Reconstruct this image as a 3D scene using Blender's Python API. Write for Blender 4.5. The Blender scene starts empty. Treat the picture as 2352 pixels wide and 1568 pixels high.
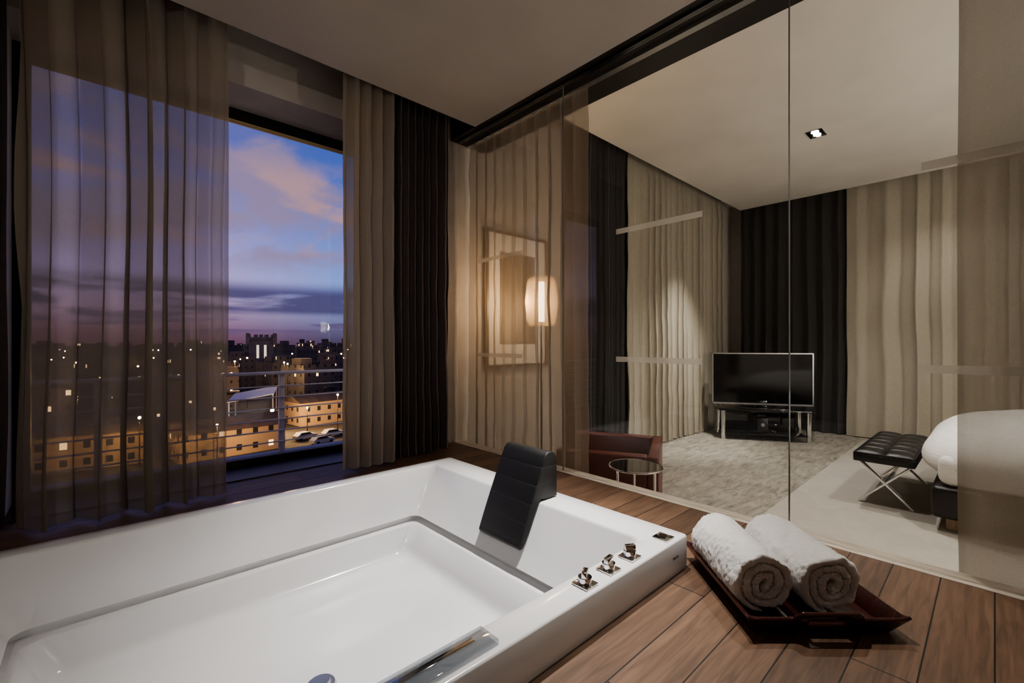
import bpy, bmesh, math, random
from mathutils import Vector, noise, Matrix
random.seed(7)
S = bpy.context.scene
COL = S.collection
try:
    S.view_settings.look = 'AgX - Medium High Contrast'
except Exception as ex:
    print('look', ex)

# ------------------------------------------------------------------ helpers
def link(o):
    COL.objects.link(o); return o

def tag(o, label=None, category=None, group=None, kind=None):
    if label: o["label"] = label
    if category: o["category"] = category
    if group: o["group"] = group
    if kind: o["kind"] = kind
    return o

def finish(me, smooth=35):
    bm = bmesh.new(); bm.from_mesh(me)
    bmesh.ops.remove_doubles(bm, verts=bm.verts, dist=1e-6)
    bmesh.ops.recalc_face_normals(bm, faces=bm.faces)
    if smooth:
        for f in bm.faces: f.smooth = True
        a = math.radians(smooth)
        for e in bm.edges:
            if len(e.link_faces) == 2 and e.calc_face_angle(0) > a: e.smooth = False
    bm.to_mesh(me); bm.free()

def mesh(name, verts, faces, mat, parent=None, smooth=35):
    me = bpy.data.meshes.new(name)
    me.from_pydata([tuple(v) for v in verts], [], faces)
    finish(me, smooth)
    if mat: me.materials.append(mat)
    o = link(bpy.data.objects.new(name, me))
    if parent: o.parent = parent
    return o

def empty(name, loc, rotz=0):
    o = link(bpy.data.objects.new(name, None))
    o.empty_display_size = .1
    o.location = loc; o.rotation_euler = (0, 0, rotz)
    return o

def bm_obj(name, bm, mat, parent=None, smooth=35):
    me = bpy.data.meshes.new(name); bm.to_mesh(me); bm.free()
    finish(me, smooth)
    if mat: me.materials.append(mat)
    o = link(bpy.data.objects.new(name, me))
    if parent: o.parent = parent
    return o

def add_box(bm, x0, x1, y0, y1, z0, z1, bev=0, seg=2):
    r = bmesh.ops.create_cube(bm, size=1)
    vs = r['verts']
    for v in vs:
        v.co = Vector((x0+(v.co.x+.5)*(x1-x0), y0+(v.co.y+.5)*(y1-y0), z0+(v.co.z+.5)*(z1-z0)))
    if bev:
        es = list({e for v in vs for e in v.link_edges})
        bmesh.ops.bevel(bm, geom=es, offset=bev, segments=seg, affect='EDGES', profile=.5)

def boxes(name, lst, mat, parent=None, bev=0, seg=2, smooth=35):
    bm = bmesh.new()
    for b in lst: add_box(bm, *b, bev=bev, seg=seg)
    return bm_obj(name, bm, mat, parent, smooth)

def add_cyl(bm, p0, p1, r0, r1=None, seg=24):
    if r1 is None: r1 = r0
    p0 = Vector(p0); p1 = Vector(p1); d = p1-p0
    m = Matrix.Translation((p0+p1)/2) @ d.to_track_quat('Z', 'Y').to_matrix().to_4x4()
    bmesh.ops.create_cone(bm, cap_ends=True, segments=seg, radius1=r0, radius2=r1, depth=d.length, matrix=m)

def cyl(name, p0, p1, r, mat, parent=None, r1=None, seg=24):
    bm = bmesh.new(); add_cyl(bm, p0, p1, r, r1, seg)
    return bm_obj(name, bm, mat, parent)

def structure(name, lst, mat, bev=0):
    o = boxes(name, lst, mat, bev=bev, smooth=0)
    o["kind"] = "structure"; return o

# ------------------------------------------------------------------ materials
def nm(name):
    m = bpy.data.materials.new(name); m.use_nodes = True
    nt = m.node_tree
    for n in list(nt.nodes): nt.nodes.remove(n)
    out = nt.nodes.new('ShaderNodeOutputMaterial')
    return m, nt, out
def N(nt, t, **kw):
    n = nt.nodes.new(t)
    for k, v in kw.items():
        if k in n.inputs: n.inputs[k].default_value = v
        else: setattr(n, k, v)
    return n
def L(nt, a, b): nt.links.new(a, b)
def c4(c): return (c[0], c[1], c[2], 1)

def pbr(name, col, rough=.5, metal=0, col2=None, nscale=8, bump=0, bscale=60, stretch=(1,1,1), coat=0, emit=None, estr=0, sheen=0, spec=None, bdist=.01):
    m, nt, out = nm(name)
    p = N(nt, 'ShaderNodeBsdfPrincipled', Roughness=rough, Metallic=metal)
    p.inputs['Base Color'].default_value = c4(col)
    p.inputs['Coat Weight'].default_value = coat
    p.inputs['Sheen Weight'].default_value = sheen
    if spec is not None: p.inputs['Specular IOR Level'].default_value = spec
    if emit: p.inputs['Emission Color'].default_value = c4(emit); p.inputs['Emission Strength'].default_value = estr
    tc = N(nt, 'ShaderNodeTexCoord'); mp = N(nt, 'ShaderNodeMapping')
    mp.inputs['Scale'].default_value = stretch
    L(nt, tc.outputs['Object'], mp.inputs['Vector'])
    if col2 is None: col2 = tuple(c*.93 for c in col)
    n = N(nt, 'ShaderNodeTexNoise', Scale=nscale, Detail=4.0)
    L(nt, mp.outputs[0], n.inputs['Vector'])
    r = N(nt, 'ShaderNodeValToRGB')
    r.color_ramp.elements[0].position = .35; r.color_ramp.elements[1].position = .65
    r.color_ramp.elements[0].color = c4(col2); r.color_ramp.elements[1].color = c4(col)
    L(nt, n.outputs[0], r.inputs[0]); L(nt, r.outputs[0], p.inputs['Base Color'])
    if bump:
        n2 = N(nt, 'ShaderNodeTexNoise', Scale=bscale, Detail=3.0)
        L(nt, mp.outputs[0], n2.inputs['Vector'])
        b = N(nt, 'ShaderNodeBump', Strength=bump, Distance=bdist)
        L(nt, n2.outputs[0], b.inputs['Height']); L(nt, b.outputs[0], p.inputs['Normal'])
    L(nt, p.outputs[0], out.inputs[0])
    return m

def emis(name, col, s):
    m, nt, out = nm(name)
    e = N(nt, 'ShaderNodeEmission', Strength=s); e.inputs[0].default_value = c4(col)
    L(nt, e.outputs[0], out.inputs[0]); return m

def glassmat(name, tint=(.93, .95, .95), refl=.06, rough=0.0):
    m, nt, out = nm(name)
    t = N(nt, 'ShaderNodeBsdfTransparent'); t.inputs[0].default_value = c4(tint)
    g = N(nt, 'ShaderNodeBsdfGlossy', Roughness=rough)
    lw = N(nt, 'ShaderNodeLayerWeight', Blend=.5)
    pw = N(nt, 'ShaderNodeMath', operation='POWER'); pw.inputs[1].default_value = 4.0
    ma = N(nt, 'ShaderNodeMath', operation='MULTIPLY_ADD'); ma.inputs[1].default_value = .8; ma.inputs[2].default_value = refl
    mx = N(nt, 'ShaderNodeMixShader')
    L(nt, lw.outputs['Facing'], pw.inputs[0]); L(nt, pw.outputs[0], ma.inputs[0]); L(nt, ma.outputs[0], mx.inputs[0])
    L(nt, t.outputs[0], mx.inputs[1]); L(nt, g.outputs[0], mx.inputs[2]); L(nt, mx.outputs[0], out.inputs[0])
    return m

def sheer(name, col, base=.5, tr=.45, top=.45):
    m, nt, out = nm(name)
    tc = N(nt, 'ShaderNodeTexCoord'); mp = N(nt, 'ShaderNodeMapping'); mp.inputs['Scale'].default_value = (1, 1, .5)
    L(nt, tc.outputs['Object'], mp.inputs[0])
    n = N(nt, 'ShaderNodeTexNoise', Scale=420.0, Detail=2.0); L(nt, mp.outputs[0], n.inputs['Vector'])
    r = N(nt, 'ShaderNodeValToRGB')
    r.color_ramp.elements[0].position = .3; r.color_ramp.elements[1].position = .7
    r.color_ramp.elements[0].color = c4([c*.86 for c in col]); r.color_ramp.elements[1].color = c4(col)
    L(nt, n.outputs[0], r.inputs[0])
    d = N(nt, 'ShaderNodeBsdfDiffuse'); tl = N(nt, 'ShaderNodeBsdfTranslucent')
    L(nt, r.outputs[0], d.inputs[0]); L(nt, r.outputs[0], tl.inputs[0])
    m1 = N(nt, 'ShaderNodeMixShader'); m1.inputs[0].default_value = tr
    L(nt, d.outputs[0], m1.inputs[1]); L(nt, tl.outputs[0], m1.inputs[2])
    t = N(nt, 'ShaderNodeBsdfTransparent')
    lw = N(nt, 'ShaderNodeLayerWeight', Blend=.5)
    ma = N(nt, 'ShaderNodeMath', operation='MULTIPLY_ADD', use_clamp=True); ma.inputs[1].default_value = top; ma.inputs[2].default_value = base
    L(nt, lw.outputs['Facing'], ma.inputs[0])
    m2 = N(nt, 'ShaderNodeMixShader'); L(nt, ma.outputs[0], m2.inputs[0])
    L(nt, t.outputs[0], m2.inputs[1]); L(nt, m1.outputs[0], m2.inputs[2]); L(nt, m2.outputs[0], out.inputs[0])
    return m

def woodmat():
    m, nt, out = nm('teak_planks')
    p = N(nt, 'ShaderNodeBsdfPrincipled', Roughness=.45)
    tc = N(nt, 'ShaderNodeTexCoord')
    br = N(nt, 'ShaderNodeTexBrick', offset=.37, squash=1.0)
    br.inputs['Scale'].default_value = 1.0
    br.inputs['Brick Width'].default_value = 1.35
    br.inputs['Row Height'].default_value = .12
    br.inputs['Mortar Size'].default_value = .0018
    br.inputs['Mortar Smooth'].default_value = .1
    br.inputs['Bias'].default_value = 0
    br.inputs['Color1'].default_value = (.215, .130, .083, 1)
    br.inputs['Color2'].default_value = (.120, .069, .044, 1)
    br.inputs['Mortar'].default_value = (.010, .007, .005, 1)
    L(nt, tc.outputs['Object'], br.inputs['Vector'])
    mp = N(nt, 'ShaderNodeMapping'); mp.inputs['Scale'].default_value = (2.2, 26, 8)
    L(nt, tc.outputs['Object'], mp.inputs[0])
    n = N(nt, 'ShaderNodeTexNoise', Scale=2.2, Detail=8.0, Distortion=.8); L(nt, mp.outputs[0], n.inputs['Vector'])
    r = N(nt, 'ShaderNodeValToRGB')
    r.color_ramp.elements[0].position = .3; r.color_ramp.elements[1].position = .72
    r.color_ramp.elements[0].color = (.6, .57, .55, 1); r.color_ramp.elements[1].color = (1.2, 1.18, 1.16, 1)
    L(nt, n.outputs[0], r.inputs[0])
    mu = N(nt, 'ShaderNodeMix', data_type='RGBA', blend_type='MULTIPLY'); mu.inputs[0].default_value = 1
    L(nt, br.outputs[0], mu.inputs[6]); L(nt, r.outputs[0], mu.inputs[7]); L(nt, mu.outputs[2], p.inputs['Base Color'])
    b = N(nt, 'ShaderNodeBump', Strength=.5, Distance=.004, invert=True)
    L(nt, br.outputs['Fac'], b.inputs['Height'])
    b2 = N(nt, 'ShaderNodeBump', Strength=.12, Distance=.003)
    L(nt, n.outputs[0], b2.inputs['Height']); L(nt, b.outputs[0], b2.inputs['Normal']); L(nt, b2.outputs[0], p.inputs['Normal'])
    L(nt, p.outputs[0], out.inputs[0]); return m

def carpetmat(name, c1, c2, streak=True):
    m, nt, out = nm(name)
    p = N(nt, 'ShaderNodeBsdfPrincipled', Roughness=.95); p.inputs['Specular IOR Level'].default_value = .1
    tc = N(nt, 'ShaderNodeTexCoord'); mp = N(nt, 'ShaderNodeMapping')
    mp.inputs['Scale'].default_value = (3, 11, 1) if streak else (3, 3, 1)
    mp.inputs['Rotation'].default_value = (0, 0, .75)
    L(nt, tc.outputs['Object'], mp.inputs[0])
    n = N(nt, 'ShaderNodeTexNoise', Scale=1.6, Detail=9.0, Distortion=.7, Roughness=.72); L(nt, mp.outputs[0], n.inputs['Vector'])
    r = N(nt, 'ShaderNodeValToRGB')
    r.color_ramp.elements[0].position = .34; r.color_ramp.elements[1].position = .66
    r.color_ramp.elements[0].color = c4(c1); r.color_ramp.elements[1].color = c4(c2)
    L(nt, n.outputs[0], r.inputs[0]); L(nt, r.outputs[0], p.inputs['Base Color'])
    n2 = N(nt, 'ShaderNodeTexNoise', Scale=250.0); L(nt, tc.outputs['Object'], n2.inputs['Vector'])
    b = N(nt, 'ShaderNodeBump', Strength=.4, Distance=.01); L(nt, n2.outputs[0], b.inputs['Height']); L(nt, b.outputs[0], p.inputs['Normal'])
    L(nt, p.outputs[0], out.inputs[0]); return m

def buildingmat(name, col, lit=.86, cell=3.2, es=6.0, hw=.22):
    m, nt, out = nm(name)
    p = N(nt, 'ShaderNodeBsdfPrincipled', Roughness=.9)
    p.inputs['Base Color'].default_value = c4(col)
    tc = N(nt, 'ShaderNodeTexCoord'); sp = N(nt, 'ShaderNodeSeparateXYZ'); L(nt, tc.outputs['Object'], sp.inputs[0])
    ad = N(nt, 'ShaderNodeMath', operation='ADD'); L(nt, sp.outputs[0], ad.inputs[0]); L(nt, sp.outputs[1], ad.inputs[1])
    def cellf(src, hw):
        d = N(nt, 'ShaderNodeMath', operation='DIVIDE'); d.inputs[1].default_value = cell; L(nt, src, d.inputs[0])
        f = N(nt, 'ShaderNodeMath', operation='FLOOR'); L(nt, d.outputs[0], f.inputs[0])
        fr = N(nt, 'ShaderNodeMath', operation='FRACT'); L(nt, d.outputs[0], fr.inputs[0])
        s = N(nt, 'ShaderNodeMath', operation='SUBTRACT'); s.inputs[1].default_value = .5; L(nt, fr.outputs[0], s.inputs[0])
        a = N(nt, 'ShaderNodeMath', operation='ABSOLUTE'); L(nt, s.outputs[0], a.inputs[0])
        l = N(nt, 'ShaderNodeMath', operation='LESS_THAN'); l.inputs[1].default_value = hw; L(nt, a.outputs[0], l.inputs[0])
        return f.outputs[0], l.outputs[0]
    fa, la = cellf(ad.outputs[0], hw*.8); fz, lz = cellf(sp.outputs[2], hw)
    oi = N(nt, 'ShaderNodeObjectInfo')
    cb = N(nt, 'ShaderNodeCombineXYZ'); L(nt, fa, cb.inputs[0]); L(nt, fz, cb.inputs[1]); L(nt, oi.outputs['Random'], cb.inputs[2])
    wn = N(nt, 'ShaderNodeTexWhiteNoise', noise_dimensions='3D'); L(nt, cb.outputs[0], wn.inputs['Vector'])
    g = N(nt, 'ShaderNodeMath', operation='GREATER_THAN'); g.inputs[1].default_value = lit; L(nt, wn.outputs[0], g.inputs[0])
    m1 = N(nt, 'ShaderNodeMath', operation='MULTIPLY'); L(nt, la, m1.inputs[0]); L(nt, lz, m1.inputs[1])
    m2 = N(nt, 'ShaderNodeMath', operation='MULTIPLY'); L(nt, m1.outputs[0], m2.inputs[0]); L(nt, g.outputs[0], m2.inputs[1])
    m3 = N(nt, 'ShaderNodeMath', operation='MULTIPLY'); m3.inputs[1].default_value = es; L(nt, m2.outputs[0], m3.inputs[0])
    p.inputs['Emission Color'].default_value = (1, .62, .28, 1)
    L(nt, m3.outputs[0], p.inputs['Emission Strength'])
    mx = N(nt, 'ShaderNodeMix', data_type='RGBA'); mx.inputs[6].default_value = c4(col); mx.inputs[7].default_value = (.02, .02, .025, 1)
    L(nt, m1.outputs[0], mx.inputs[0]); L(nt, mx.outputs[2], p.inputs['Base Color'])
    L(nt, p.outputs[0], out.inputs[0]); return m

def ribbed():
    m, nt, out = nm('black_ribbed_rubber')
    p = N(nt, 'ShaderNodeBsdfPrincipled', Roughness=.5); p.inputs['Base Color'].default_value = (.012, .012, .013, 1)
    tc = N(nt, 'ShaderNodeTexCoord')
    wv = N(nt, 'ShaderNodeTexWave', Scale=4.5, wave_type='BANDS', bands_direction='Z')
    L(nt, tc.outputs['Object'], wv.inputs['Vector'])
    ns = N(nt, 'ShaderNodeTexNoise', Scale=500.0); L(nt, tc.outputs['Object'], ns.inputs['Vector'])
    pw = N(nt, 'ShaderNodeMath', operation='POWER'); pw.inputs[1].default_value = .15; L(nt, wv.outputs['Fac'], pw.inputs[0])
    b = N(nt, 'ShaderNodeBump', Strength=.6, Distance=.005); L(nt, pw.outputs[0], b.inputs['Height'])
    b2 = N(nt, 'ShaderNodeBump', Strength=.2, Distance=.004); L(nt, ns.outputs[0], b2.inputs['Height']); L(nt, b.outputs[0], b2.inputs['Normal'])
    L(nt, b2.outputs[0], p.inputs['Normal']); L(nt, p.outputs[0], out.inputs[0]); return m

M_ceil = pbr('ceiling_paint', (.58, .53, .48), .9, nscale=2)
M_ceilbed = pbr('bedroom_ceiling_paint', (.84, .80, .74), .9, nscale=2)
M_wall = pbr('wall_plaster', (.58, .53, .48), .9, bump=.05, bscale=90)
M_beam = pbr('dark_beam_lacquer', (.018, .015, .014), .35)
M_wood = woodmat()
M_sill = pbr('dark_sill_wood', (.03, .016, .014), .35, nscale=6, stretch=(2, 20, 1))
M_stone = pbr('travertine_threshold', (.72, .66, .58), .4, col2=(.50, .44, .37), nscale=9, stretch=(12, 1, 1))
M_carpet = carpetmat('carpet_mottled', (.20, .19, .165), (.45, .42, .37))
M_rug = carpetmat('rug_plain', (.42, .40, .365), (.48, .455, .415), False)
M_acryl = pbr('tub_acrylic', (.78, .78, .79), .16, coat=.3, col2=(.77, .77, .78))
M_chrome = pbr('chrome', (.85, .85, .86), .06, 1)
M_satin = pbr('satin_chrome', (.6, .6, .61), .3, 1)
M_dchrome = pbr('dark_chrome', (.25, .25, .26), .15, 1)
M_black = ribbed()
M_plex = glassmat('clear_acrylic', (.80, .82, .84), .16, .03)
M_glass = glassmat('partition_glass', (.95, .955, .95), .03)
M_wglass = glassmat('window_glass', (.96, .97, .99), .03)
M_frost = sheer('frosted_strip_film', (.80, .76, .69), .42, .65, 0)
M_seam = pbr('glass_edge_seal', (.16, .17, .16), .3)
M_frame = pbr('window_frame_dark', (.015, .014, .014), .4)
M_sheer = sheer('sheer_linen_window', (.37, .315, .26), .70, .25, .28)
M_sheer2 = sheer('sheer_linen_side', (.42, .36, .295), .86, .3, .3)
M_sheer3 = sheer('sheer_linen_partition', (.46, .37, .285), .54, .4, .40)
M_sheer4 = sheer('sheer_linen_partition_dense', (.38, .325, .255), .74, .3, .3)
M_dark = pbr('blackout_brown', (.058, .040, .037), .9, col2=(.040, .029, .028), sheen=.35, nscale=150, stretch=(1, 1, .2))
M_darkg = pbr('blackout_charcoal', (.034, .033, .032), .9, col2=(.025, .024, .023), sheen=.2, nscale=150, stretch=(1, 1, .2))
M_beige = pbr('bedroom_drape_beige', (.42, .385, .315), .9, col2=(.37, .34, .28), sheen=.2, nscale=150, stretch=(1, 1, .2), bump=.1, bscale=300)
M_towel = pbr('towel_cotton', (.97, .965, .95), 1.0, col2=(.93, .925, .91), nscale=300, bump=.5, bscale=420, sheen=1.0, spec=.05, bdist=.004)
M_tray = pbr('mahogany_lacquer', (.070, .015, .012), .22, col2=(.042, .010, .008), nscale=10, stretch=(1, 12, 1), coat=.6)
M_leather = pbr('leather_black', (.014, .014, .015), .32, bump=.15, bscale=200)
M_redleather = pbr('leather_oxblood', (.105, .024, .020), .38, bump=.12, bscale=200)
M_duvet = pbr('duvet_white', (.90, .90, .89), .8, bump=.25, bscale=6, stretch=(1, 1, 14))
M_lightwood = pbr('leg_wood', (.42, .30, .2), .5)
M_tvbez = pbr('tv_silver', (.55, .55, .56), .25, .9)
M_screen = pbr('tv_screen', (.004, .004, .005), .08)
M_bglass = pbr('black_glass', (.008, .008, .009), .05, coat=.5)

# ------------------------------------------------------------------ camera
FX = 1027.0
cam_d = bpy.data.cameras.new('camera'); cam = link(bpy.data.objects.new('camera', cam_d))
cam_d.sensor_width = 36; cam_d.lens = 36*FX/2352; cam_d.clip_end = 3000; cam_d.clip_start = .02
cam_d.shift_y = 3/2352
cam.rotation_euler = (math.radians(90), 0, -math.radians(42.8))
S.camera = cam

# ------------------------------------------------------------------ room dims (camera height is z=0)
DK = -.77; FL = -1.2; CB = 1.56; CR = 1.95
TX0, TX1, TY0, TY1 = -.45, 1.492, .719, 2.14
RIM = -.659
structure('floor', [(2.12, 7.4, -3.2, 2.86, FL-.1, FL)], M_carpet)
structure('floor_rug', [(2.13, 6.85, -3.0, 1.1, FL, FL+.006)], M_rug)
structure('floor_deck', [(-1.3, TX0, -1.5, 2.86, FL-.1, DK), (TX1, 2.03, -1.5, 2.86, FL-.1, DK),
                         (TX0, TX1, -1.5, TY0, FL-.1, DK), (TX0, TX1, TY1, 2.86, FL-.1, DK)], M_wood)
structure('trim_threshold', [(2.03, 2.12, -1.5, 2.86, FL-.1, DK+.001)], M_stone)
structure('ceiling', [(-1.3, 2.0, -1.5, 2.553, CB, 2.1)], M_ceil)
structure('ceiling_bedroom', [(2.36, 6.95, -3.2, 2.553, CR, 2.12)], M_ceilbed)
structure('ceiling_slab', [(-1.3, 7.4, -3.2, 3.25, 2.13, 2.3)], M_wall)
structure('trim_beam', [(2.0, 2.36, -1.5, 2.86, CB, 2.1)], M_beam)
structure('trim_curtain_track', [(2.135, 2.175, -1.45, 2.84, CB-.018, CB)], M_tvbez)
structure('trim_glass_channel', [(2.045, 2.075, -1.45, 2.84, CB-.012, CB)], M_dchrome)
WX0, WX1, WZ1 = -.3, 1.45, 1.44
structure('wall_north', [(-1.3, WX0, 2.86, 3.25, FL-.1, 2.13), (WX1, 7.4, 2.86, 3.25, FL-.1, 2.13),
                         (WX0, WX1, 2.86, 3.25, WZ1, 2.13), (WX0, WX1, 2.86, 3.25, FL-.1, DK)], M_wall)
structure('trim_sill', [(WX0, WX1, 2.86, 3.17, DK, DK+.006)], M_sill)
structure('wall_east', [(7.4, 7.6, -3.2, 3.25, FL-.1, 2.13)], M_wall)
structure('wall_west', [(-1.5, -1.3, -1.7, 3.25, FL-.1, 2.13)], M_wall)
structure('wall_south', [(-1.3, 2.12, -1.7, -1.5, FL-.1, 2.13)], M_wall)
structure('wall_bedroom_south', [(2.12, 7.4, -3.4, -3.2, FL-.1, 2.13)], M_wall)
structure('wall_bedroom_west', [(2.0, 2.12, -3.2, -1.7, FL-.1, 2.13)], M_wall)
w = structure('window_1', [(WX0, WX1, 3.17, 3.23, WZ1-.07, WZ1), (WX0, WX1, 3.17, 3.23, DK, DK+.045),
                           (WX0, WX0+.06, 3.17, 3.23, DK, WZ1), (WX1-.06, WX1, 3.17, 3.23, DK, WZ1)], M_frame)
p = boxes('pane', [(WX0+.06, WX1-.06, 3.198, 3.204, DK+.045, WZ1-.07)], M_wglass, w, smooth=0)

seams = [-.64, .567, 1.77, 2.84]
ys = [(-1.48, -.642), (-.638, .565), (.569, 1.768), (1.772, 2.84)]
bars = [None, (-.30, .17), (.92, 1.39), (2.12, 2.58)]
GX = 2.06
for i, (a, b) in enumerate(ys):
    g = structure('window_%d' % (i+2), [(GX-.005, GX+.005, a, b, DK+.002, CB-.012)], M_glass)
    if bars[i]:
        for z in (.598, -.088):
            s = boxes('frosted_strip', [(GX-.0075, GX-.0052, bars[i][0], bars[i][1], z-.014, z+.014)], M_frost, g, smooth=0)
for i, y in enumerate(seams[:3]):
    structure('trim_%d' % (i+1), [(GX-.005, GX+.005, y-.0018, y+.0018, DK+.002, CB-.012)], M_seam)

# ------------------------------------------------------------------ curtains
def curtain(axis, a0, a1, c, z0, z1, mat, label, wl=.1, amp=.03, seed=0, group=None, name='curtain', flare=.5, rows=26, irr=.7):
    n = int((a1-a0)/wl*14); V = []; F = []
    for i in range(n+1):
        u = a0+(a1-a0)*i/n
        ph = 2*math.pi*(u/wl+irr*noise.noise(Vector((u*.23/wl, seed*3.1, 0))))
        al = .7+.9*noise.noise(Vector((u*.4/wl, seed*1.7, 5)))
        for j in range(rows+1):
            t = j/rows; z = z0+(z1-z0)*t
            A = amp*max(.25, al)*(1+flare*(1-t)**2)*(1 if t < .93 else 1-.5*(t-.93)/.07)
            q = ph+.9*noise.noise(Vector((u*1.5, z*.9, seed)))
            off = A*(math.sin(q)+.25*math.sin(2*q+1+seed))+.012*noise.noise(Vector((u*6, z*5, seed+9)))
            du = .018*noise.noise(Vector((u*2, z*1.2, seed+20)))*(1-t)+.35*A*math.sin(2*q)
            zz = z + (.012*noise.noise(Vector((u*5, 0, seed))) if j == 0 else 0)
            V.append((u+du, c+off, zz) if axis == 'x' else (c+off, u+du, zz))
    R = rows+1
    for i in range(n):
        for j in range(rows):
            F.append((i*R+j, (i+1)*R+j, (i+1)*R+j+1, i*R+j+1))
    o = mesh(name, V, F, mat, None, smooth=80)
    tag(o, label, 'curtain', group)
    return o

curtain('x', -1.1, -.27, 2.72, DK+.01, 2.05, M_dark, 'dark brown blackout curtain hanging beside the window', seed=1, wl=.11, amp=.03)
curtain('x', -.25, .49, 2.635, DK+.015, 2.05, M_sheer, 'sheer taupe curtain half drawn across the window', seed=2, wl=.125, amp=.05, irr=1.2)
curtain('x', 1.06, 1.40, 2.61, DK+.015, 2.05, M_sheer2, 'taupe linen curtain gathered at the window edge', seed=3, wl=.075, amp=.028)
curtain('x', 1.40, 1.88, 2.70, DK+.01, 2.05, M_dark, 'dark brown blackout curtain gathered next to linen curtain', seed=4, wl=.062, amp=.032)
curtain('x', 3.35, 4.2, 2.72, FL+.01, 2.1, M_darkg, 'charcoal blackout curtain in the bedroom', seed=5, wl=.09, amp=.035)
curtain('x', 4.20, 6.62, 2.70, FL+.01, 2.1, M_beige, 'long beige drape with deep folds along bedroom window', seed=6, wl=.14, amp=.04)
curtain('y', 1.33, 2.60, 7.12, FL+.01, 2.1, M_darkg, 'black blackout curtain behind the television', seed=7, wl=.16, amp=.04)
curtain('y', -1.9, 1.30, 7.08, FL+.01, 2.1, M_beige, 'wide beige drape on the end wall behind the bed', seed=8, wl=.19, amp=.03, irr=1.1)
curtain('y', 1.66, 2.8, 2.155, FL+.02, CB-.02, M_sheer3, 'sheer taupe curtain hung behind the glass partition', seed=9, wl=.11, amp=.026, flare=.2)
curtain('y', -1.1, .09, 2.155, FL+.02, CB-.02, M_sheer4, 'taupe sheer curtain hung behind glass near the bed', seed=10, wl=.20, amp=.02, flare=.2)

# ------------------------------------------------------------------ bathtub
def rrect(x0, x1, y0, y1, r, z, k=10):
    P = []
    for cx, cy, a0 in ((x1-r, y1-r, 0), (x0+r, y1-r, 90), (x0+r, y0+r, 180), (x1-r, y0+r, 270)):
        for i in range(k+1):
            a = math.radians(a0+90*i/k)
            P.append((cx+r*math.cos(a), cy+r*math.sin(a), z))
    return P
def loft(name, loops, mat, parent, cap=True, smooth=40):
    n = len(loops[0]); V = [p for l in loops for p in l]; F = []
    for a in range(len(loops)-1):
        for i in range(n):
            j = (i+1) % n
            F.append((a*n+i, a*n+j, (a+1)*n+j, (a+1)*n+i))
    if cap: F.append(tuple((len(loops)-1)*n+i for i in range(n)))
    return mesh(name, V, F, mat, parent, smooth)

tub = empty('bathtub', (0, 0, DK))
tag(tub, 'large white rectangular acrylic whirlpool bathtub set into wooden deck', 'bathtub')
def tl(x0, x1, y0, y1, r, z): return rrect(x0, x1, y0, y1, r, z-DK)
lo = [tl(TX0, TX1, TY0, TY1, .012, -.80), tl(TX0, TX1, TY0, TY1, .012, RIM-.006), tl(TX0+.002, TX1-.002, TY0+.002, TY1-.002, .012, RIM-.002),
      tl(TX0+.006, TX1-.006, TY0+.006, TY1-.006, .012, RIM),
      tl(-.335, 1.345, .805, 2.075, .03, RIM), tl(-.330, 1.340, .810, 2.070, .03, RIM-.003), tl(-.326, 1.336, .814, 2.066, .032, RIM-.010),
      tl(-.24, 1.255, .835, 2.048, .035, -.82),
      tl(-.20, 1.215, .845, 2.040, .045, -.884), tl(-.197, 1.212, .847, 2.038, .045, -.888),
      tl(-.225, 1.240, .825, 2.058, .045, -.890), tl(-.225, 1.240, .825, 2.058, .045, -.920),
      tl(-.180, 1.196, .858, 2.028, .05, -.921), tl(-.172, 1.188, .864, 2.022, .05, -.925),
      tl(-.13, 1.140, .88, 2.008, .06, -1.01), tl(-.125, 1.132, .887, 2.002, .06, -1.028), tl(-.11, 1.115, .90, 1.985, .06, -1.042), tl(-.08, 1.085, .93, 1.955, .06, -1.047), tl(.3, .7, 1.3, 1.6, .05, -1.052)]
loft('tub_shell', lo, M_acryl, tub)
bm = bmesh.new(); add_cyl(bm, (.50, 1.40, -1.0495-DK), (.50, 1.40, -1.040-DK), .045, .040, 40); dc = bm_obj('drain_cover', bm, M_satin, tub)
bm = bmesh.new(); add_cyl(bm, (.50, 1.40, -1.040-DK), (.50, 1.40, -1.030-DK), .030, .026, 40)
bm_obj('drain_cap', bm, M_satin, dc)
Zr = RIM-DK
def plate(x, y, h=.006, s=.026, name='valve', mat=M_chrome):
    return boxes(name, [(x-s, x+s, y-s, y+s, Zr, Zr+h)], mat, tub, bev=.0015)
for k, (x, y) in enumerate([(.975, .760), (1.088, .762), (1.200, .763)]):
    pl = plate(x, y)
    bm = bmesh.new(); add_cyl(bm, (x, y, Zr+.006), (x, y, Zr+.022), .019, .019, 40)
    bm2 = bmesh.new(); add_box(bm2, -.017, .017, -.007, .007, 0, .018, bev=.0015)
    bm2.transform(Matrix.Translation((x, y, Zr+.021)) @ Matrix.Rotation([.5, .1, -.5][k], 4, 'Z'))
    tmp = bpy.data.meshes.new('tmp'); bm2.to_mesh(tmp); bm.from_mesh(tmp); bm2.free()
    bm_obj('valve_knob', bm, M_chrome, pl)
pl = plate(1.403, .762, .005, .027, 'control_plate')
bm = bmesh.new(); add_cyl(bm, (1.403, .762, Zr+.005), (1.403, .762, Zr+.008), .016, .015, 28); bm_obj('control_button', bm, M_dchrome, pl)
ws = boxes('waterfall_spout', [(.34, .645, .737, .802, Zr+.0005, Zr+.011)], M_plex, tub, bev=.002)
boxes('spout_slot', [(.38, .61, .778, .792, Zr+.0002, Zr+.003)], M_chrome, ws, bev=.0005)
tc = bpy.data.curves.new('mark_text', 'FONT'); tc.body = 'teuco'; tc.size = .017; tc.extrude = .0003; tc.align_x = 'CENTER'
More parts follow.
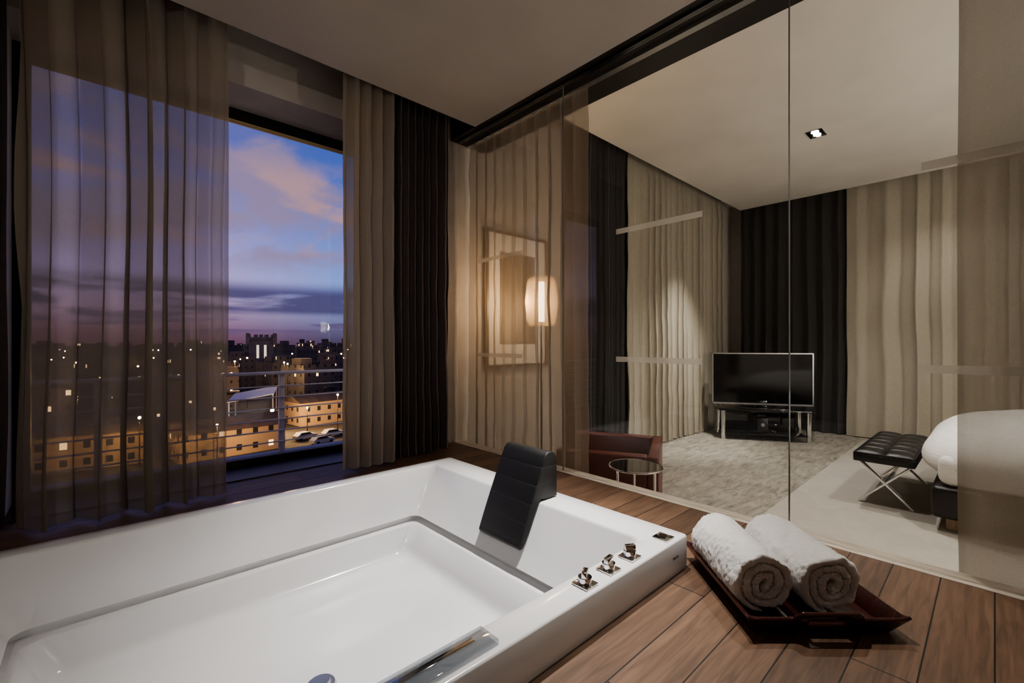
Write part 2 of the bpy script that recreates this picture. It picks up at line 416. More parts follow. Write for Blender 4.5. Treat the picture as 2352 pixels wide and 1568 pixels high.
to = bpy.data.objects.new('mark_tmp', tc); COL.objects.link(to)
dg = bpy.context.evaluated_depsgraph_get(); me = bpy.data.meshes.new_from_object(to.evaluated_get(dg))
COL.objects.unlink(to)
lg = link(bpy.data.objects.new('maker_mark', me)); me.materials.clear(); me.materials.append(M_dchrome)
lg.parent = tub; lg.location = (1.405, TY0-.0006, -.712-DK-.004); lg.rotation_euler = (math.radians(90), 0, 0)

prof = [(1.222, -.812), (1.252, -.74), (1.285, -.665), (1.322, -.585), (1.352, -.52), (1.372, -.478), (1.388, -.462), (1.412, -.460), (1.432, -.468), (1.443, -.485),
        (1.447, -.52), (1.448, -.655), (1.375, -.655), (1.348, -.650), (1.336, -.660), (1.300, -.728), (1.262, -.795), (1.243, -.822), (1.228, -.824)]
bm = bmesh.new()
ya, yb = 1.277, 1.537
va = [bm.verts.new((x, ya, z+.659)) for x, z in prof]; vb = [bm.verts.new((x, yb, z+.659)) for x, z in prof]
n = len(prof)
bm.faces.new(va); bm.faces.new(vb[::-1])
for i in range(n): bm.faces.new((va[i], vb[i], vb[(i+1) % n], va[(i+1) % n]))
bmesh.ops.recalc_face_normals(bm, faces=bm.faces)
es = [e for e in bm.edges if abs(e.verts[0].co.y-e.verts[1].co.y) < 1e-5]
bmesh.ops.bevel(bm, geom=es, offset=.006, segments=3, affect='EDGES', profile=.5)
hr = empty('bath_headrest', (1.4, 1.4, RIM)); tag(hr, 'black padded headrest hooked over the rim of the bathtub', 'headrest')
o = bm_obj('headrest_pad', bm, M_black, hr, 40)
for v in o.data.vertices: v.co.x -= 1.4; v.co.y -= 1.4

# ------------------------------------------------------------------ tray and towels
TR = math.radians(-43.5)
tx, ty = 1.545, .452
tray = empty('serving_tray', (tx, ty, DK), TR); tag(tray, 'dark red mahogany tray with cut-out handles on the wooden deck', 'tray')
TW, TL = .175, .19
boxes('tray_base', [(-TW, TW, -TL, TL, .002, .012)], M_tray, tray, bev=.002)
def wall_strip(name, L0, L1, hfun, slot, flare, place):
    V = []; F = []; n = 48
    for i in range(n+1):
        s = -1+2*i/n
        h = hfun(s)
        lv = [0, .028, .048, h] if slot else [0, h*.4, h*.7, h]
        for j, z in enumerate(lv):
            f = z/.05
            half = L0+(L1-L0)*f
            V.append(place(s*half, flare*f, z+.004))
    for i in range(n):
        sm_ = abs(-1+2*(i+.5)/n)
        for j in range(3):
            if slot and j == 1 and sm_ < .27: continue
            F.append((i*4+j, (i+1)*4+j, (i+1)*4+j+1, i*4+j+1))
    o = mesh(name, V, F, M_tray, tray, 30)
    md = o.modifiers.new('s', 'SOLIDIFY'); md.thickness = .009; md.offset = 0
    b = o.modifiers.new('b', 'BEVEL'); b.width = .0018; b.segments = 2; b.limit_method = 'ANGLE'
    return o
def sm(a, b, x):
    t = min(1, max(0, (x-a)/(b-a))); return t*t*(3-2*t)
hh = lambda s: .050+.020*(1-sm(.34, .46, abs(s)))+.006*sm(.9, 1, abs(s))
hs = lambda s: .050+.006*sm(.93, 1, abs(s))
wall_strip('tray_handle', TW, TW+.03, hh, True, .03, lambda s, f, z: (s, -TL-f, z))
wall_strip('tray_handle', TW, TW+.03, hh, True, .03, lambda s, f, z: (s, TL+f, z))
wall_strip('tray_side', TL, TL+.03, hs, False, .03, lambda s, f, z: (-TW-f, s, z))
wall_strip('tray_side', TL, TL+.03, hs, False, .03, lambda s, f, z: (TW+f, s, z))

def towel(cx, cy, rot, R, Ln, seed, label, zc):
    turns = 3.1; pitch = (R-.014)/turns; th = pitch*1.0
    n = 320; m = 100
    V = []; F = []
    endang = -math.pi*.55
    for j in range(m+1):
        y = Ln*j/m
        e = min(y, Ln-y); er = .014
        k = 1 if e > er else math.sqrt(max(0, 1-((er-e)/er)**2))*.5+.5
        ring = []
        for side in (1, -1):
            rng = range(n+1) if side == 1 else range(n, -1, -1)
            for i in rng:
                t = i/n
                a = endang-(1-t)*turns*2*math.pi
                r = .010+pitch*turns*t
                tk = th*k*min(1, (1-t)*14+.25, t*20+.3)
                rr = r+side*tk*.5
                x = rr*math.cos(a); z = rr*math.sin(a)
                w1 = noise.noise(Vector((x*14+seed*5, 1.7, z*14))); w2 = noise.noise(Vector((x*14, 7.7, z*14+seed*3)))
                wob = 1+.06*noise.noise(Vector((math.cos(a)*1.2, y*9, math.sin(a)*1.2+seed)))
                inn = 1-min(1, r/R)
                x = x*wob+.014*w1*(.3+inn); z = z*wob*.97+.014*w2*(.3+inn)
                q = Vector((x*60, y*60, z*60+seed*11)); q2 = Vector((x*210, y*210, z*210+seed*5))
                d = .003*noise.noise(q)+.0038*noise.noise(q2)
                l = max(1e-4, math.hypot(x, z))
                if side == 1 or k < 1:
                    x += x/l*d; z += z/l*d
                yy = y
                if e < .03:
                    yy += (.010*noise.noise(Vector((x*22, z*22, seed)))+.006*inn+.0035*noise.noise(Vector((x*170, z*170, seed))))*(1 if y > Ln/2 else -1)*(1-e/.03)
                z = max(z, -R+.004)
                ring.append((x, yy, z))
        V += ring
    c = 2*(n+1)
    for j in range(m):
        for i in range(c):
            k2 = (i+1) % c
            F.append((j*c+i, j*c+k2, (j+1)*c+k2, (j+1)*c+i))
    for base in (0, m*c):
        for i in range(n):
            F.append((base+i, base+i+1, base+c-2-i, base+c-1-i))
    o = mesh('rolled_towel', V, F, M_towel, None, smooth=180)
    o.location = (cx, cy, zc); o.rotation_euler = (0, 0, rot)
    tag(o, label, 'towel', 'rolled towels on the tray'); return o
ZT = DK+.013+.084
towel(1.370, .434, TR-.01, .0865, .316, 1, 'white fluffy terry towel rolled up on mahogany tray', ZT)
towel(1.499, .306, TR+.01, .0865, .316, 2, 'white fluffy terry towel rolled up on mahogany tray', ZT)

# ------------------------------------------------------------------ bedroom: TV and stand
ang = math.atan2(-.85, .53)
tvs = empty('television_stand', (6.14, 2.0, FL), ang); tag(tvs, 'black glass television stand with chrome cylinder legs on carpet', 'television stand')
for x in (-.47, .47):
    for y in (-.17, .17):
        cyl('leg', (x, y, 0.002), (x, y, .36), .026, M_chrome, tvs)
boxes('shelf', [(-.53, .53, -.22, .22, .36, .372)], M_bglass, tvs, bev=.003)
boxes('shelf', [(-.45, .45, -.20, .20, .07, .08)], M_bglass, tvs, bev=.003)
boxes('back_panel', [(-.44, .44, .19, .2, .08, .36)], M_bglass, tvs, bev=.002)
tv = empty('television', (6.14, 2.0, FL+.372), ang); tag(tv, 'flat screen television with thin silver bezel on black glass stand', 'television')
boxes('base', [(-.28, .28, -.12, .12, .001, .012)], M_bglass, tv, bev=.003)
boxes('neck', [(-.06, .06, -.01, .03, .012, .10)], M_bglass, tv, bev=.003)
TH0, TH1, TWd = .045, .70, .575
boxes('bezel', [(-TWd, TWd, -.012, .03, TH0, TH0+.022), (-TWd, TWd, -.012, .03, TH1-.014, TH1), (-TWd, -TWd+.014, -.012, .03, TH0, TH1), (TWd-.014, TWd, -.012, .03, TH0, TH1)], M_tvbez, tv)
boxes('screen', [(-TWd+.013, TWd-.013, -.006, .028, TH0+.02, TH1-.013)], M_screen, tv, smooth=0)
mp_ = empty('media_player', (6.14, 2.0, FL+.08), ang); tag(mp_, 'slim black media player on the lower shelf', 'media player')
boxes('player_body', [(-.1, .12, -.12, .1, .001, .03)], M_bglass, mp_, bev=.003)
sp_ = empty('small_speaker', (6.08, 1.99, FL+.111), ang); tag(sp_, 'small dark speaker with round pale cone under television', 'speaker')
boxes('speaker_body', [(-.06, .06, -.1, .08, .001, .16)], M_leather, sp_, bev=.006)
cyl('speaker_cone', (0, -.1, .08), (0, -.106, .08), .022, M_tvbez, sp_)

# bench
bx0, bx1, by0, by1 = 4.13, 5.2, .37, .72
bench = empty('bench', ((bx0+bx1)/2, (by0+by1)/2, FL+.006), 0); tag(bench, 'black tufted leather bench with chrome crossed legs at bed foot', 'bench')
def tuft():
    nx, ny = 96, 32; V = []; F = []
    hx, hy = (bx1-bx0)/2, (by1-by0)/2
    for i in range(nx+1):
        for j in range(ny+1):
            u, v = i/nx*2-1, j/ny*2-1
            gx = abs(math.sin(math.pi*(i/nx)*6)); gy = abs(math.sin(math.pi*(j/ny)*2))
            h = .392+.022*min(1, (gx*gy)**.3)
            e = max(abs(u)**14, abs(v)**8); h -= .02*e
            V.append((u*hx, v*hy, h))
    for i in range(nx):
        for j in range(ny):
            F.append((i*(ny+1)+j, (i+1)*(ny+1)+j, (i+1)*(ny+1)+j+1, i*(ny+1)+j+1))
    mesh('tufted_cushion', V, F, M_leather, bench, 60)
tuft()
hx, hy = (bx1-bx0)/2, (by1-by0)/2
boxes('seat_frame', [(-hx+.001, hx-.001, -hy+.001, hy-.001, .32, .388)], M_leather, bench, bev=.008)
def bar(name, p0, p1, wx, t, parent, mat=M_chrome):
    p0 = Vector(p0); p1 = Vector(p1); d = p1-p0
    bm = bmesh.new(); add_box(bm, -wx/2, wx/2, -t/2, t/2, -d.length/2, d.length/2, bev=.002)
    a = math.atan2(d.y, d.z)
    bm.transform(Matrix.Translation((p0+p1)/2) @ Matrix.Rotation(-a, 4, 'X'))
    return bm_obj(name, bm, mat, parent)
for x in (-hx+.10, hx-.10):
    bar('leg', (x, -hy+.02, .006), (x, hy-.02, .32), .035, .014, bench)
    bar('leg', (x+.002, hy-.02, .006), (x+.002, -hy+.02, .32), .035, .014, bench)
boxes('stretcher', [(-hx+.10, hx-.10, -.01, .01, .152, .172)], M_chrome, bench, bev=.002)

# bed
bed = empty('bed', (4.8, -.80, FL+.006), 0); tag(bed, 'bed with black leather base and puffy white duvet', 'bed')
boxes('bed_base', [(-.90, .90, -1.05, 1.08, .085, .285)], M_leather, bed, bev=.03, seg=4)
boxes('mattress', [(-.88, .88, -1.04, 1.05, .285, .48)], M_duvet, bed, bev=.06, seg=4)
for x in (-.78, .78):
    for y in (-.95, .98):
        cyl('leg', (x, y, .002), (x, y, .10), .035, M_lightwood, bed)
V = []; F = []
a_, b_, c_ = .955, 1.16, .245
nu, nv = 72, 36
def sg(v, e): return math.copysign(abs(v)**e, v)
for j in range(nv+1):
    ph = -math.pi/2+math.pi*j/nv
    for i in range(nu):
        t = 2*math.pi*i/nu
        e_ = .62 if ph > 0 else .35
        x = a_*sg(math.cos(ph), e_)*sg(math.cos(t), .35); y = b_*sg(math.cos(ph), e_)*sg(math.sin(t), .35); z = (c_+.045)*sg(math.sin(ph), 1.0) if ph > 0 else .15*sg(math.sin(ph), 1.0)
        z += .014*noise.noise(Vector((x*3, y*3, z*3)))
        V.append((x, y, z+.415))
for j in range(nv):
    for i in range(nu):
        F.append((j*nu+i, j*nu+(i+1) % nu, (j+1)*nu+(i+1) % nu, (j+1)*nu+i))
mesh('duvet', V, F, M_duvet, bed, 180)

# armchair
ac = empty('armchair', (2.87, 1.577, FL), math.atan2(.89, -.45)); tag(ac, 'boxy oxblood leather club armchair beside round side table', 'armchair')
AH = .485
boxes('backrest', [(0, .07, -.35, .35, .05, AH)], M_redleather, ac, bev=.012, seg=3)
boxes('armrest', [(.071, .66, .27, .35, .05, AH)], M_redleather, ac, bev=.012, seg=3)
boxes('armrest', [(.071, .66, -.35, -.27, .05, AH)], M_redleather, ac, bev=.012, seg=3)
boxes('seat_cushion', [(.072, .65, -.268, .268, .20, .35)], M_redleather, ac, bev=.03, seg=4)
boxes('seat_base', [(.072, .63, -.268, .268, .06, .198)], M_redleather, ac, bev=.006)
for x in (.05, .6):
    for y in (-.3, .3):
        cyl('foot', (x, y, 0.002), (x, y, .055), .018, M_frame, ac)

# side table
st = empty('side_table', (2.30, 1.425, FL), 0); tag(st, 'small round side table with dark glass top and chrome legs', 'side table')
zt = .48
cyl('table_top', (0, 0, zt-.004), (0, 0, zt+.004), .145, M_bglass, st, seg=64)
V = []; F = []
for i in range(64):
    a = 2*math.pi*i/64
    for k in range(8):
        b = 2*math.pi*k/8
        r = .150+.006*math.cos(b); V.append((r*math.cos(a), r*math.sin(a), zt+.006*math.sin(b)))
for i in range(64):
    for k in range(8):
        F.append((i*8+k, ((i+1) % 64)*8+k, ((i+1) % 64)*8+(k+1) % 8, i*8+(k+1) % 8))
mesh('rim_ring', V, F, M_chrome, st)
for k in range(3):
    a = math.radians(35+120*k)
    cyl('leg', (.118*math.cos(a), .118*math.sin(a), .003), (.118*math.cos(a), .118*math.sin(a), zt-.004), .008, M_chrome, st)
mesh('lower_ring', [(v[0]*.8, v[1]*.8, v[2]-zt+.014) for v in V], F, M_chrome, st)

# floor lamp
M_shade = sheer('lamp_shade_mesh', (.45, .36, .26), .5, .4, .3)
lampo = empty('floor_lamp', (2.62, 2.48, FL), 0); tag(lampo, 'floor lamp with cylindrical woven shade glowing warm', 'lamp')
cyl('base', (0, 0, 0.001), (0, 0, .02), .13, M_dchrome, lampo)
cyl('pole', (0, 0, .02), (0, 0, 1.36), .009, M_dchrome, lampo)
V = []; F = []
for i in range(48):
    a = 2*math.pi*i/48
    for z, r in ((1.34, .098), (1.38, .118), (1.53, .134), (1.68, .118), (1.72, .098)):
        V.append((r*math.cos(a), r*math.sin(a), z))
for i in range(48):
    for k in range(4):
        F.append((i*5+k, ((i+1) % 48)*5+k, ((i+1) % 48)*5+k+1, i*5+k+1))
mesh('lamp_shade', V, F, M_shade, lampo, 180)
cyl('light_tube', (0, 0, 1.37), (0, 0, 1.69), .024, emis('lamp_tube_glow', (1, .80, .58), 11), lampo)

# artwork on the wall
art = empty('framed_artwork', (2.70, 2.855, .37), 0); tag(art, 'pale framed abstract picture hanging on the wall', 'picture')
M_art = pbr('abstract_print', (.36, .32, .28), .6, col2=(.05, .045, .04), nscale=3.4, stretch=(1, 1, .35))
M_afr = pbr('frame_dark', (.14, .12, .10), .4)
boxes('frame', [(-.365, .365, -.035, -.001, -.575, -.555), (-.365, .365, -.035, -.001, .555, .575), (-.365, -.345, -.035, -.001, -.555, .555), (.345, .365, -.035, -.001, -.555, .555)], M_afr, art)
boxes('mat_board', [(-.345, .345, -.016, -.004, -.555, .555)], pbr('mat_board', (.80, .77, .71), .9), art)
boxes('print', [(-.21, .21, -.019, -.0165, -.38, .40)], M_art, art)

# ceiling downlight
dl = empty('ceiling_downlight', (4.9, 1.13, CR), 0); tag(dl, 'square chrome twin spotlight recessed in the ceiling', 'ceiling light')
boxes('frame', [(-.095, .095, -.065, -.053, -.008, -.0005), (-.095, .095, .053, .065, -.008, -.0005), (-.095, -.083, -.053, .053, -.008, -.0005), (.083, .095, -.053, .053, -.008, -.0005), (-.083, .083, -.053, .053, -.003, -.001)], M_chrome, dl)
for x in (-.038, .038):
    cyl('bulb', (x, 0, -.0035), (x, 0, -.007), .030, emis('downlight_glow', (1, .93, .82), 60), dl)

# ------------------------------------------------------------------ balcony
M_rail = pbr('rail_white_metal', (.75, .74, .70), .4, .1)
structure('floor_balcony', [(-3.5, 5.5, 3.25, 4.55, -1.15, -1.0)], pbr('balcony_tile', (.16, .19, .30), .4))
rl = empty('balcony_railing', (1.2, 4.42, -1.0), 0); tag(rl, 'pale metal balcony railing with slim horizontal bars', 'railing')
boxes('handrail', [(-4.5, 4.2, -.035, .035, .715, .74)], M_rail, rl, bev=.006)
for x in (-4.2, -2.7, -1.2, .03, 1.6, 3.1):
    bm = bmesh.new(); add_box(bm, x-.022, x+.022, -.012, .03, 0.001, .715, bev=.003)
    bm_obj('post', bm, M_rail, rl)
for k in range(6):
    z = .11+k*.10
    cyl('horizontal_bar', (-4.5, -.02, z), (4.2, -.02, z), .0065, M_rail, rl, seg=10)

# ------------------------------------------------------------------ city
GZ = -18.0
def pol(az, d):
    a = math.radians(az); return (math.sin(a)*d, math.cos(a)*d)
M_ground = pbr('night_ground', (.035, .033, .03), .9, col2=(.06, .05, .04), nscale=.05)
g = mesh('ground', [(-900, 30, GZ), (1300, 30, GZ), (1300, 1600, GZ), (-900, 1600, GZ)], [(0, 1, 2, 3)], M_ground, smooth=0); g["kind"] = "structure"
BM = [buildingmat('house_stone_a', (.16, .13, .11), .91, 2.4, 3.5, .17), buildingmat('house_stone_b', (.11, .10, .09), .94, 2.4, 3.5, .17), buildingmat('house_stone_c', (.22, .17, .12), .89, 2.4, 3.5, .17)]
protos = []
for k in range(6):
    w_, d_, h_ = random.uniform(9, 15), random.uniform(8, 12), random.uniform(8, 14)
    bm = bmesh.new()
    add_box(bm, -w_/2, w_/2, -d_/2, d_/2, 0, h_)
    t = .35
    for b in ((-w_/2, w_/2, -d_/2, -d_/2+t), (-w_/2, w_/2, d_/2-t, d_/2), (-w_/2, -w_/2+t, -d_/2, d_/2), (w_/2-t, w_/2, -d_/2, d_/2)):
        add_box(bm, *b, h_, h_+.9)
    add_box(bm, -w_*.3, w_*.05, -1, d_*.3, h_, h_+2.6)
    add_box(bm, w_*.1, w_*.4, -d_/2-1.2, -d_/2, h_*.45, h_*.45+.3)
    for q in range(3): add_cyl(bm, (w_*.25+q*1.0, 1, h_), (w_*.25+q*1.0, 1, h_+1.5), .45, seg=10)
    me = bpy.data.meshes.new('building'); bm.to_mesh(me); bm.free(); me.materials.append(BM[k % 3]); protos.append((me, h_, math.hypot(w_, d_+2.4)/2))
placed = []
WH = ((10.4, 88, 15, 4.2, .1), (-2.2, 92, 18, 5, -.1), (19.4, 112, 12, 5, .15))
tpos = pol(13.5, 240); placed.append((tpos[0], tpos[1], 21))
q = pol(12.8, 118); placed.append((q[0], q[1], 7))
for a_z, d_, wd_, h_, r_ in WH: q = pol(a_z, d_); placed.append((q[0], q[1], wd_/2+2))
for ring, (d0, num) in enumerate([(125, 9), (155, 11), (195, 13), (245, 14), (310, 17), (400, 20)]):
    for i in range(num*3):
        az = -9+36*random.random()
        d = d0*random.uniform(.90, 1.12)
        if ring == 0 and 9 < az < 15: continue
        if ring < 3 and 11.8 < az < 15.0 : continue
        me, h_, rad = random.choice(protos)
        x, y = pol(az, d)
        s = random.uniform(.85, 1.15)
        if any(math.hypot(x-a, y-b) < r+rad*s for a, b, r in placed): continue
        placed.append((x, y, rad*s))
        o = link(bpy.data.objects.new('building', me))
        o.location = (x, y, GZ)
        top = {0: 9, 1: 10.5, 2: 12, 3: 13.2, 4: 14.5, 5: 15.5}[ring]*random.uniform(.85, 1.08)
        o.scale = (s, s, top/h_); o.rotation_euler = (0, 0, random.choice([0, .3, -.25, .6])+random.choice([0, math.pi/2]))
        tag(o, 'flat-roofed stone town building with some lit windows at dusk', 'building', 'town buildings beyond the window')
x, y = tpos
tw = empty('stone_tower', (x, y, GZ), -.2); tag(tw, 'square crenellated stone tower with lit tall openings', 'tower')
M_tw = pbr('tower_stone', (.30, .25, .21), .9, col2=(.20, .17, .15), nscale=.5)
boxes('tower_shaft', [(-5, 5, -5, 5, 0, 19.5), (-5.6, 5.6, -5.6, 5.6, 19.5, 20.6)] +
      [(x0, x0+1.3, y0, y0+.8, 20.6, 21.8) for x0 in (-5.6, -2.8, 0-.65, 1.6, 4.3) for y0 in (-5.6, 4.8)] +
      [(-6.2, -4.6, -6.2, -4.6, 17, 22.4), (4.6, 6.2, -6.2, -4.6, 17, 22.4)], M_tw, tw, smooth=0)
M_lit = emis('tower_lit_opening', (1, .82, .6), 1.1)
for xo in (-1.5, 1.5):
    boxes('lit_opening', [(xo-.5, xo+.5, -5.1, -5.0, 11, 17)], M_lit, tw, smooth=0)
boxes('tower_wing', [(-18, -5.02, -4, 6, 0, 14)], BM[0], tw, smooth=0)
boxes('tower_wing', [(5.02, 14, -4, 6, 0, 12)], BM[0], tw, smooth=0)
x, y = pol(12.8, 118)
cv = empty('shed', (x, y, GZ), -.25); tag(cv, 'open shed with pale pitched roof near street lamps', 'shed')
mesh('shed_roof', [(-5, -4, 5.2), (4, -4, 6.6), (5, 4, 7.8), (-4, 4, 6.2), (-5, -4, 5.0), (4, -4, 6.4), (5, 4, 7.6), (-4, 4, 6.0)],
     [(0, 1, 2, 3), (7, 6, 5, 4), (0, 4, 5, 1), (1, 5, 6, 2), (2, 6, 7, 3), (3, 7, 4, 0)], pbr('shed_roof_white', (.8, .8, .78), .6), cv, 0)
for px_, py_, h in ((-4.6, -3.7, 5.0), (3.8, -3.7, 6.4), (4.6, 3.7, 7.5), (-3.8, 3.7, 6.0)):
    cyl('shed_post', (px_, py_, 0), (px_, py_, h), .15, M_rail, cv, seg=8)
M_lowb = buildingmat('warehouse_stone', (.42, .30, .17), .93, 2.4, 3, .2)
M_roof = pbr('warehouse_roof', (.14, .10, .075), .9, col2=(.08, .06, .05), nscale=.6)
for (az, d, wd, h, r) in WH:
    x, y = pol(az, d)
    b = empty('warehouse', (x, y, GZ), r); tag(b, 'low stone warehouse lit by orange street lamps', 'building', 'warehouses along the street')
    boxes('warehouse_wall', [(-wd/2, wd/2, -4, 4, 0, h)], M_lowb, b, smooth=0)
    mesh('warehouse_roof', [(-wd/2-.4, -4.4, h), (wd/2+.4, -4.4, h), (wd/2+.4, 4.4, h), (-wd/2-.4, 4.4, h), (-wd/2-.4, 0, h+1.6), (wd/2+.4, 0, h+1.6)],
         [(0, 1, 5, 4), (2, 3, 4, 5), (0, 4, 3), (1, 2, 5), (0, 3, 2, 1)], M_roof, b, 0)
x, y = pol(20.2, 76)
pool = empty('swimming_pool', (x, y, GZ), .15); tag(pool, 'small turquoise lit pool with pale stone edge', 'pool')
boxes('pool_edge', [(-4.5, 4.5, -2.5, -2, 0, .5), (-4.5, 4.5, 2, 2.5, 0, .5), (-4.5, -4, -2, 2, 0, .5), (4, 4.5, -2, 2, 0, .5)], pbr('pool_stone', (.6, .55, .45), .7), pool, smooth=0)
boxes('pool_water', [(-4, 4, -2, 2, .02, .38)], pbr('pool_water', (.10, .45, .45), .05, emit=(.1, .55, .5), estr=.35), pool, smooth=0)
M_bulb = emis('street_lamp_glow', (1, .66, .3), 120)
def slamp(az, d, h, e, rad=.2):
    x, y = pol(az, d)
    if any(math.hypot(x-a, y-b) < r+.4 for a, b, r in placed) and d > 130: return
    s = empty('street_lamp', (x, y, GZ), 0); tag(s, 'street lamp on a pole glowing orange', 'street lamp', 'street lamps in the town')
    cyl('pole', (0, 0, 0), (0, 0, h), .1, M_frame, s, .06, 8)
    bm = bmesh.new(); bmesh.ops.create_icosphere(bm, subdivisions=2, radius=rad); bm.transform(Matrix.Translation((0, 0, h+.2)))
    bm_obj('lamp_head', bm, M_bulb, s)
    if e:
        l = bpy.data.lights.new('street_light', 'POINT'); l.energy = e; l.color = (1, .6, .25); l.shadow_soft_size = .3
        lo_ = link(bpy.data.objects.new('street_light', l)); lo_.location = (x, y-.6, GZ+h+.2)
slamp(14.6, 100, 4.5, 7500, .34)
slamp(9.4, 77, 6, 6500, .16)
slamp(18.2, 97, 5, 6000, .18)
slamp(3.0, 84, 7, 3000, .2)
slamp(0, 80, 6, 1800)
slamp(21.5, 100, 7, 3000)
for k_ in ((15.8, 135), (20.3, 147), (6.4, 138), (11.0, 150), (2, 150), (18, 176), (9, 176), (14, 170), (5, 176)):
    slamp(k_[0], k_[1], 12.5, 5000, .2)
for i in range(55):
    slamp(random.uniform(-6, 24), random.uniform(135, 380), random.uniform(11, 15.5), 0, .2)
M_car = pbr('car_paint_silver', (.35, .35, .36), .3); M_carw = pbr('car_glass', (.02, .02, .025), .1)
def car(az, d, r):
    x, y = pol(az, d)
    c = empty('car', (x, y, GZ), r); tag(c, 'silver parked hatchback car under street lamp', 'car', 'parked cars')
    prof = [(-2, .35), (-2, .85), (-1.7, 1.0), (-1.3, 1.42), (.3, 1.45), (1.0, 1.0), (1.9, .85), (2.05, .35)]
    V = [(x_, -.85, z) for x_, z in prof]+[(x_, .85, z) for x_, z in prof]; k = len(prof)
    F = [tuple(range(k)), tuple(range(2*k-1, k-1, -1))]+[(i, (i+1) % k, k+(i+1) % k, k+i) for i in range(k)]
    mesh('car_body', V, F, M_car, c, 0)
    mesh('car_window', [(-1.45, -.87, 1.02), (.85, -.87, 1.02), (.25, -.87, 1.38), (-1.2, -.87, 1.38)], [(0, 1, 2, 3)], M_carw, c, 0)
    for wx in (-1.25, 1.25):
        for wy in (-.8, .8): cyl('wheel', (wx, wy-.1, .33), (wx, wy+.1, .33), .33, M_frame, c, seg=16)
for az, d, r in ((19.8, 87, .2), (18.0, 92, .2), (21.0, 93, .1)): car(az, d, r)

# ------------------------------------------------------------------ sky
W = bpy.data.worlds.new('dusk_sky'); S.world = W; W.use_nodes = True
nt = W.node_tree
for n_ in list(nt.nodes): nt.nodes.remove(n_)
out = nt.nodes.new('ShaderNodeOutputWorld'); bg = nt.nodes.new('ShaderNodeBackground'); bg.inputs[1].default_value = 1.0
tc = N(nt, 'ShaderNodeTexCoord'); sp = N(nt, 'ShaderNodeSeparateXYZ'); L(nt, tc.outputs['Generated'], sp.inputs[0])
r = N(nt, 'ShaderNodeValToRGB'); cr = r.color_ramp
stops = [(0.0, (.10, .075, .14)), (.02, (.14, .12, .22)), (.06, (.25, .28, .52)), (.13, (.27, .38, .82)), (.22, (.17, .27, .72)), (.33, (.08, .16, .56)), (.5, (.045, .10, .38)), (1, (.02, .035, .13))]
while len(cr.elements) < len(stops): cr.elements.new(.5)
for e, (p_, c_) in zip(cr.elements, stops): e.position = p_; e.color = c4(c_)
L(nt, sp.outputs[2], r.inputs[0])
at = N(nt, 'ShaderNodeMapRange'); at.inputs[1].default_value = .36; at.inputs[2].default_value = .14; L(nt, sp.outputs[0], at.inputs[0])
mt = N(nt, 'ShaderNodeMix', data_type='RGBA', blend_type='MULTIPLY'); mt.inputs[7].default_value = (1.95, 1.10, .92, 1)
L(nt, at.outputs[0], mt.inputs[0]); L(nt, r.outputs[0], mt.inputs[6])
def clouds(scale3, sc, lo_, hi_, dist=.4, off=(0, 0, 0)):
    mp = N(nt, 'ShaderNodeMapping'); mp.inputs['Scale'].default_value = scale3; mp.inputs['Location'].default_value = off
    L(nt, tc.outputs['Generated'], mp.inputs[0])
    n = N(nt, 'ShaderNodeTexNoise', Scale=sc, Detail=7.0, Distortion=dist, Roughness=.55); L(nt, mp.outputs[0], n.inputs['Vector'])
    rr = N(nt, 'ShaderNodeMapRange', interpolation_type='SMOOTHSTEP'); rr.inputs[1].default_value = lo_; rr.inputs[2].default_value = hi_
    L(nt, n.outputs[0], rr.inputs[0]); return rr.outputs[0]
def band(a, b, c, d):
    m1 = N(nt, 'ShaderNodeMapRange', interpolation_type='SMOOTHSTEP'); m1.inputs[1].default_value = a; m1.inputs[2].default_value = b; L(nt, sp.outputs[2], m1.inputs[0])
    m2 = N(nt, 'ShaderNodeMapRange', interpolation_type='SMOOTHSTEP'); m2.inputs[1].default_value = d; m2.inputs[2].default_value = c; L(nt, sp.outputs[2], m2.inputs[0])
    mm = N(nt, 'ShaderNodeMath', operation='MULTIPLY'); L(nt, m1.outputs[0], mm.inputs[0]); L(nt, m2.outputs[0], mm.inputs[1]); return mm.outputs[0]
def over(prev, fac, mask, col, amt):
    mm = N(nt, 'ShaderNodeMath', operation='MULTIPLY'); L(nt, fac, mm.inputs[0]); L(nt, mask, mm.inputs[1])
    m3 = N(nt, 'ShaderNodeMath', operation='MULTIPLY'); m3.inputs[1].default_value = amt; L(nt, mm.outputs[0], m3.inputs[0])
    x = N(nt, 'ShaderNodeMix', data_type='RGBA'); x.inputs[7].default_value = c4(col)
    L(nt, m3.outputs[0], x.inputs[0]); L(nt, prev, x.inputs[6]); return x.outputs[2]
c = mt.outputs[2]
c = over(c, clouds((1, 1, 2.2), 4.2, .40, .58, off=(3.3, 0, .4)), band(.12, .18, .40, .5), (.35, .26, .38), .85)
c = over(c, clouds((1, 1, 2.6), 5.5, .45, .62, off=(3.3, 0, .3)), band(.16, .20, .30, .36), (.58, .34, .33), .75)
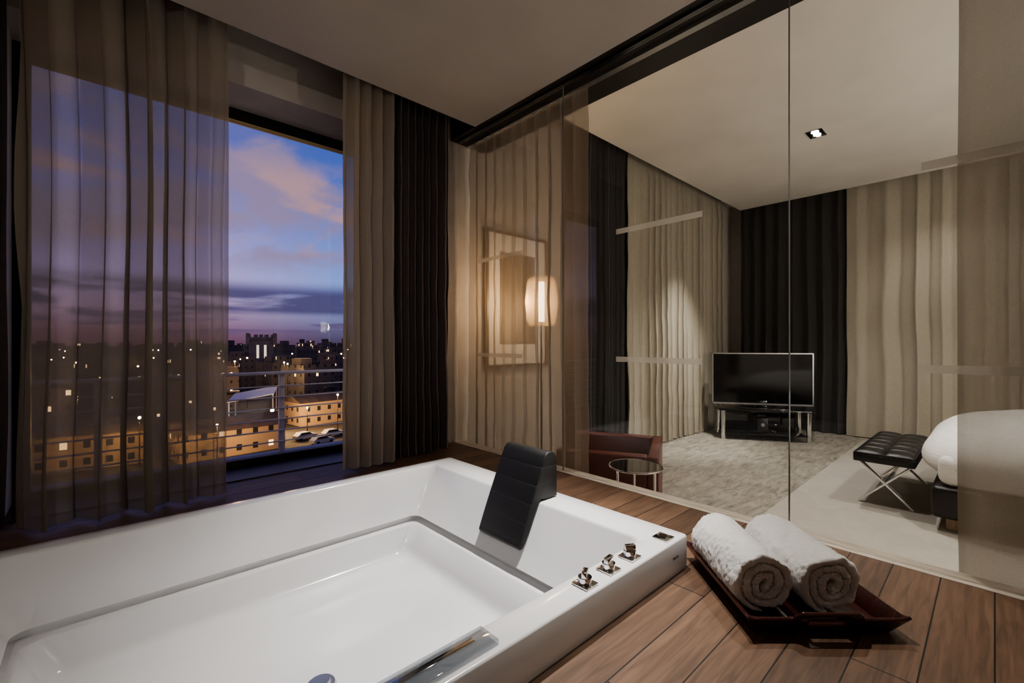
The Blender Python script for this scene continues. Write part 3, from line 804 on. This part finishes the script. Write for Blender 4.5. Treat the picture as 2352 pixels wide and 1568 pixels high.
c = over(c, clouds((1, 1, 6), 3.0, .40, .53, off=(1.1, 0, 1.2)), band(.05, .065, .095, .125), (.09, .08, .18), .92)
c = over(c, clouds((1, 1, 14), 4.0, .47, .58, off=(7.1, 0, 1.2)), band(.01, .02, .05, .07), (.14, .10, .20), .8)
L(nt, c, bg.inputs[0]); L(nt, bg.outputs[0], out.inputs[0])

# ------------------------------------------------------------------ lights
def spot(loc, target, e, size, blend=.5, col=(1, .95, .88), rad=.04):
    l = bpy.data.lights.new('spot', 'SPOT'); l.energy = e; l.spot_size = math.radians(size); l.spot_blend = blend; l.color = col; l.shadow_soft_size = rad
    o = link(bpy.data.objects.new('spot', l)); o.location = loc
    o.rotation_euler = (Vector(target)-Vector(loc)).to_track_quat('-Z', 'Y').to_euler(); return o
def point(loc, e, col=(1, .9, .8), rad=.1):
    l = bpy.data.lights.new('point', 'POINT'); l.energy = e; l.color = col; l.shadow_soft_size = rad
    o = link(bpy.data.objects.new('point', l)); o.location = loc; return o
NW = (1, .93, .85)
TWH = (1, .965, .92)
spot((1.60, 1.12, 1.53), (.98, 1.36, -1.05), 330, 54, 1.0, TWH, rad=.02)
spot((-.9, .2, 1.53), (.9, 2.65, -.1), 48, 75, .9, NW, rad=.03)  # added fill aimed at the window curtains, no fitting modelled
spot((1.80, .80, 1.53), (1.55, .35, -1), 88, 60, .9, NW, rad=.02)
# bedroom; the last point is an added balcony fill
spot((4.9, 1.13, CR-.03), (4.9, 1.0, FL), 140, 110, .6, NW)
spot((5.3, 1.75, CR-.03), (5.25, 2.65, -.9), 300, 48, .9, NW)
spot((5.9, .2, CR-.03), (7.0, .3, -.5), 40, 90, .8, NW)
spot((4.2, -.4, CR-.03), (4.3, -.3, FL), 110, 90, .8, NW)
spot((3.4, .9, CR-.03), (3.2, .9, FL), 100, 100, .8, NW)
point((4.3, -2.2, .1), 85, NW)
point((3.2, -2.4, .3), 25, NW)
point((2.54, 2.53, .33), 22, (1, .66, .36), .05)
point((2.6, 3.6, .9), 14, (1, .85, .6), .05)  # added outdoors to brighten the balcony railing, no lamp stands there
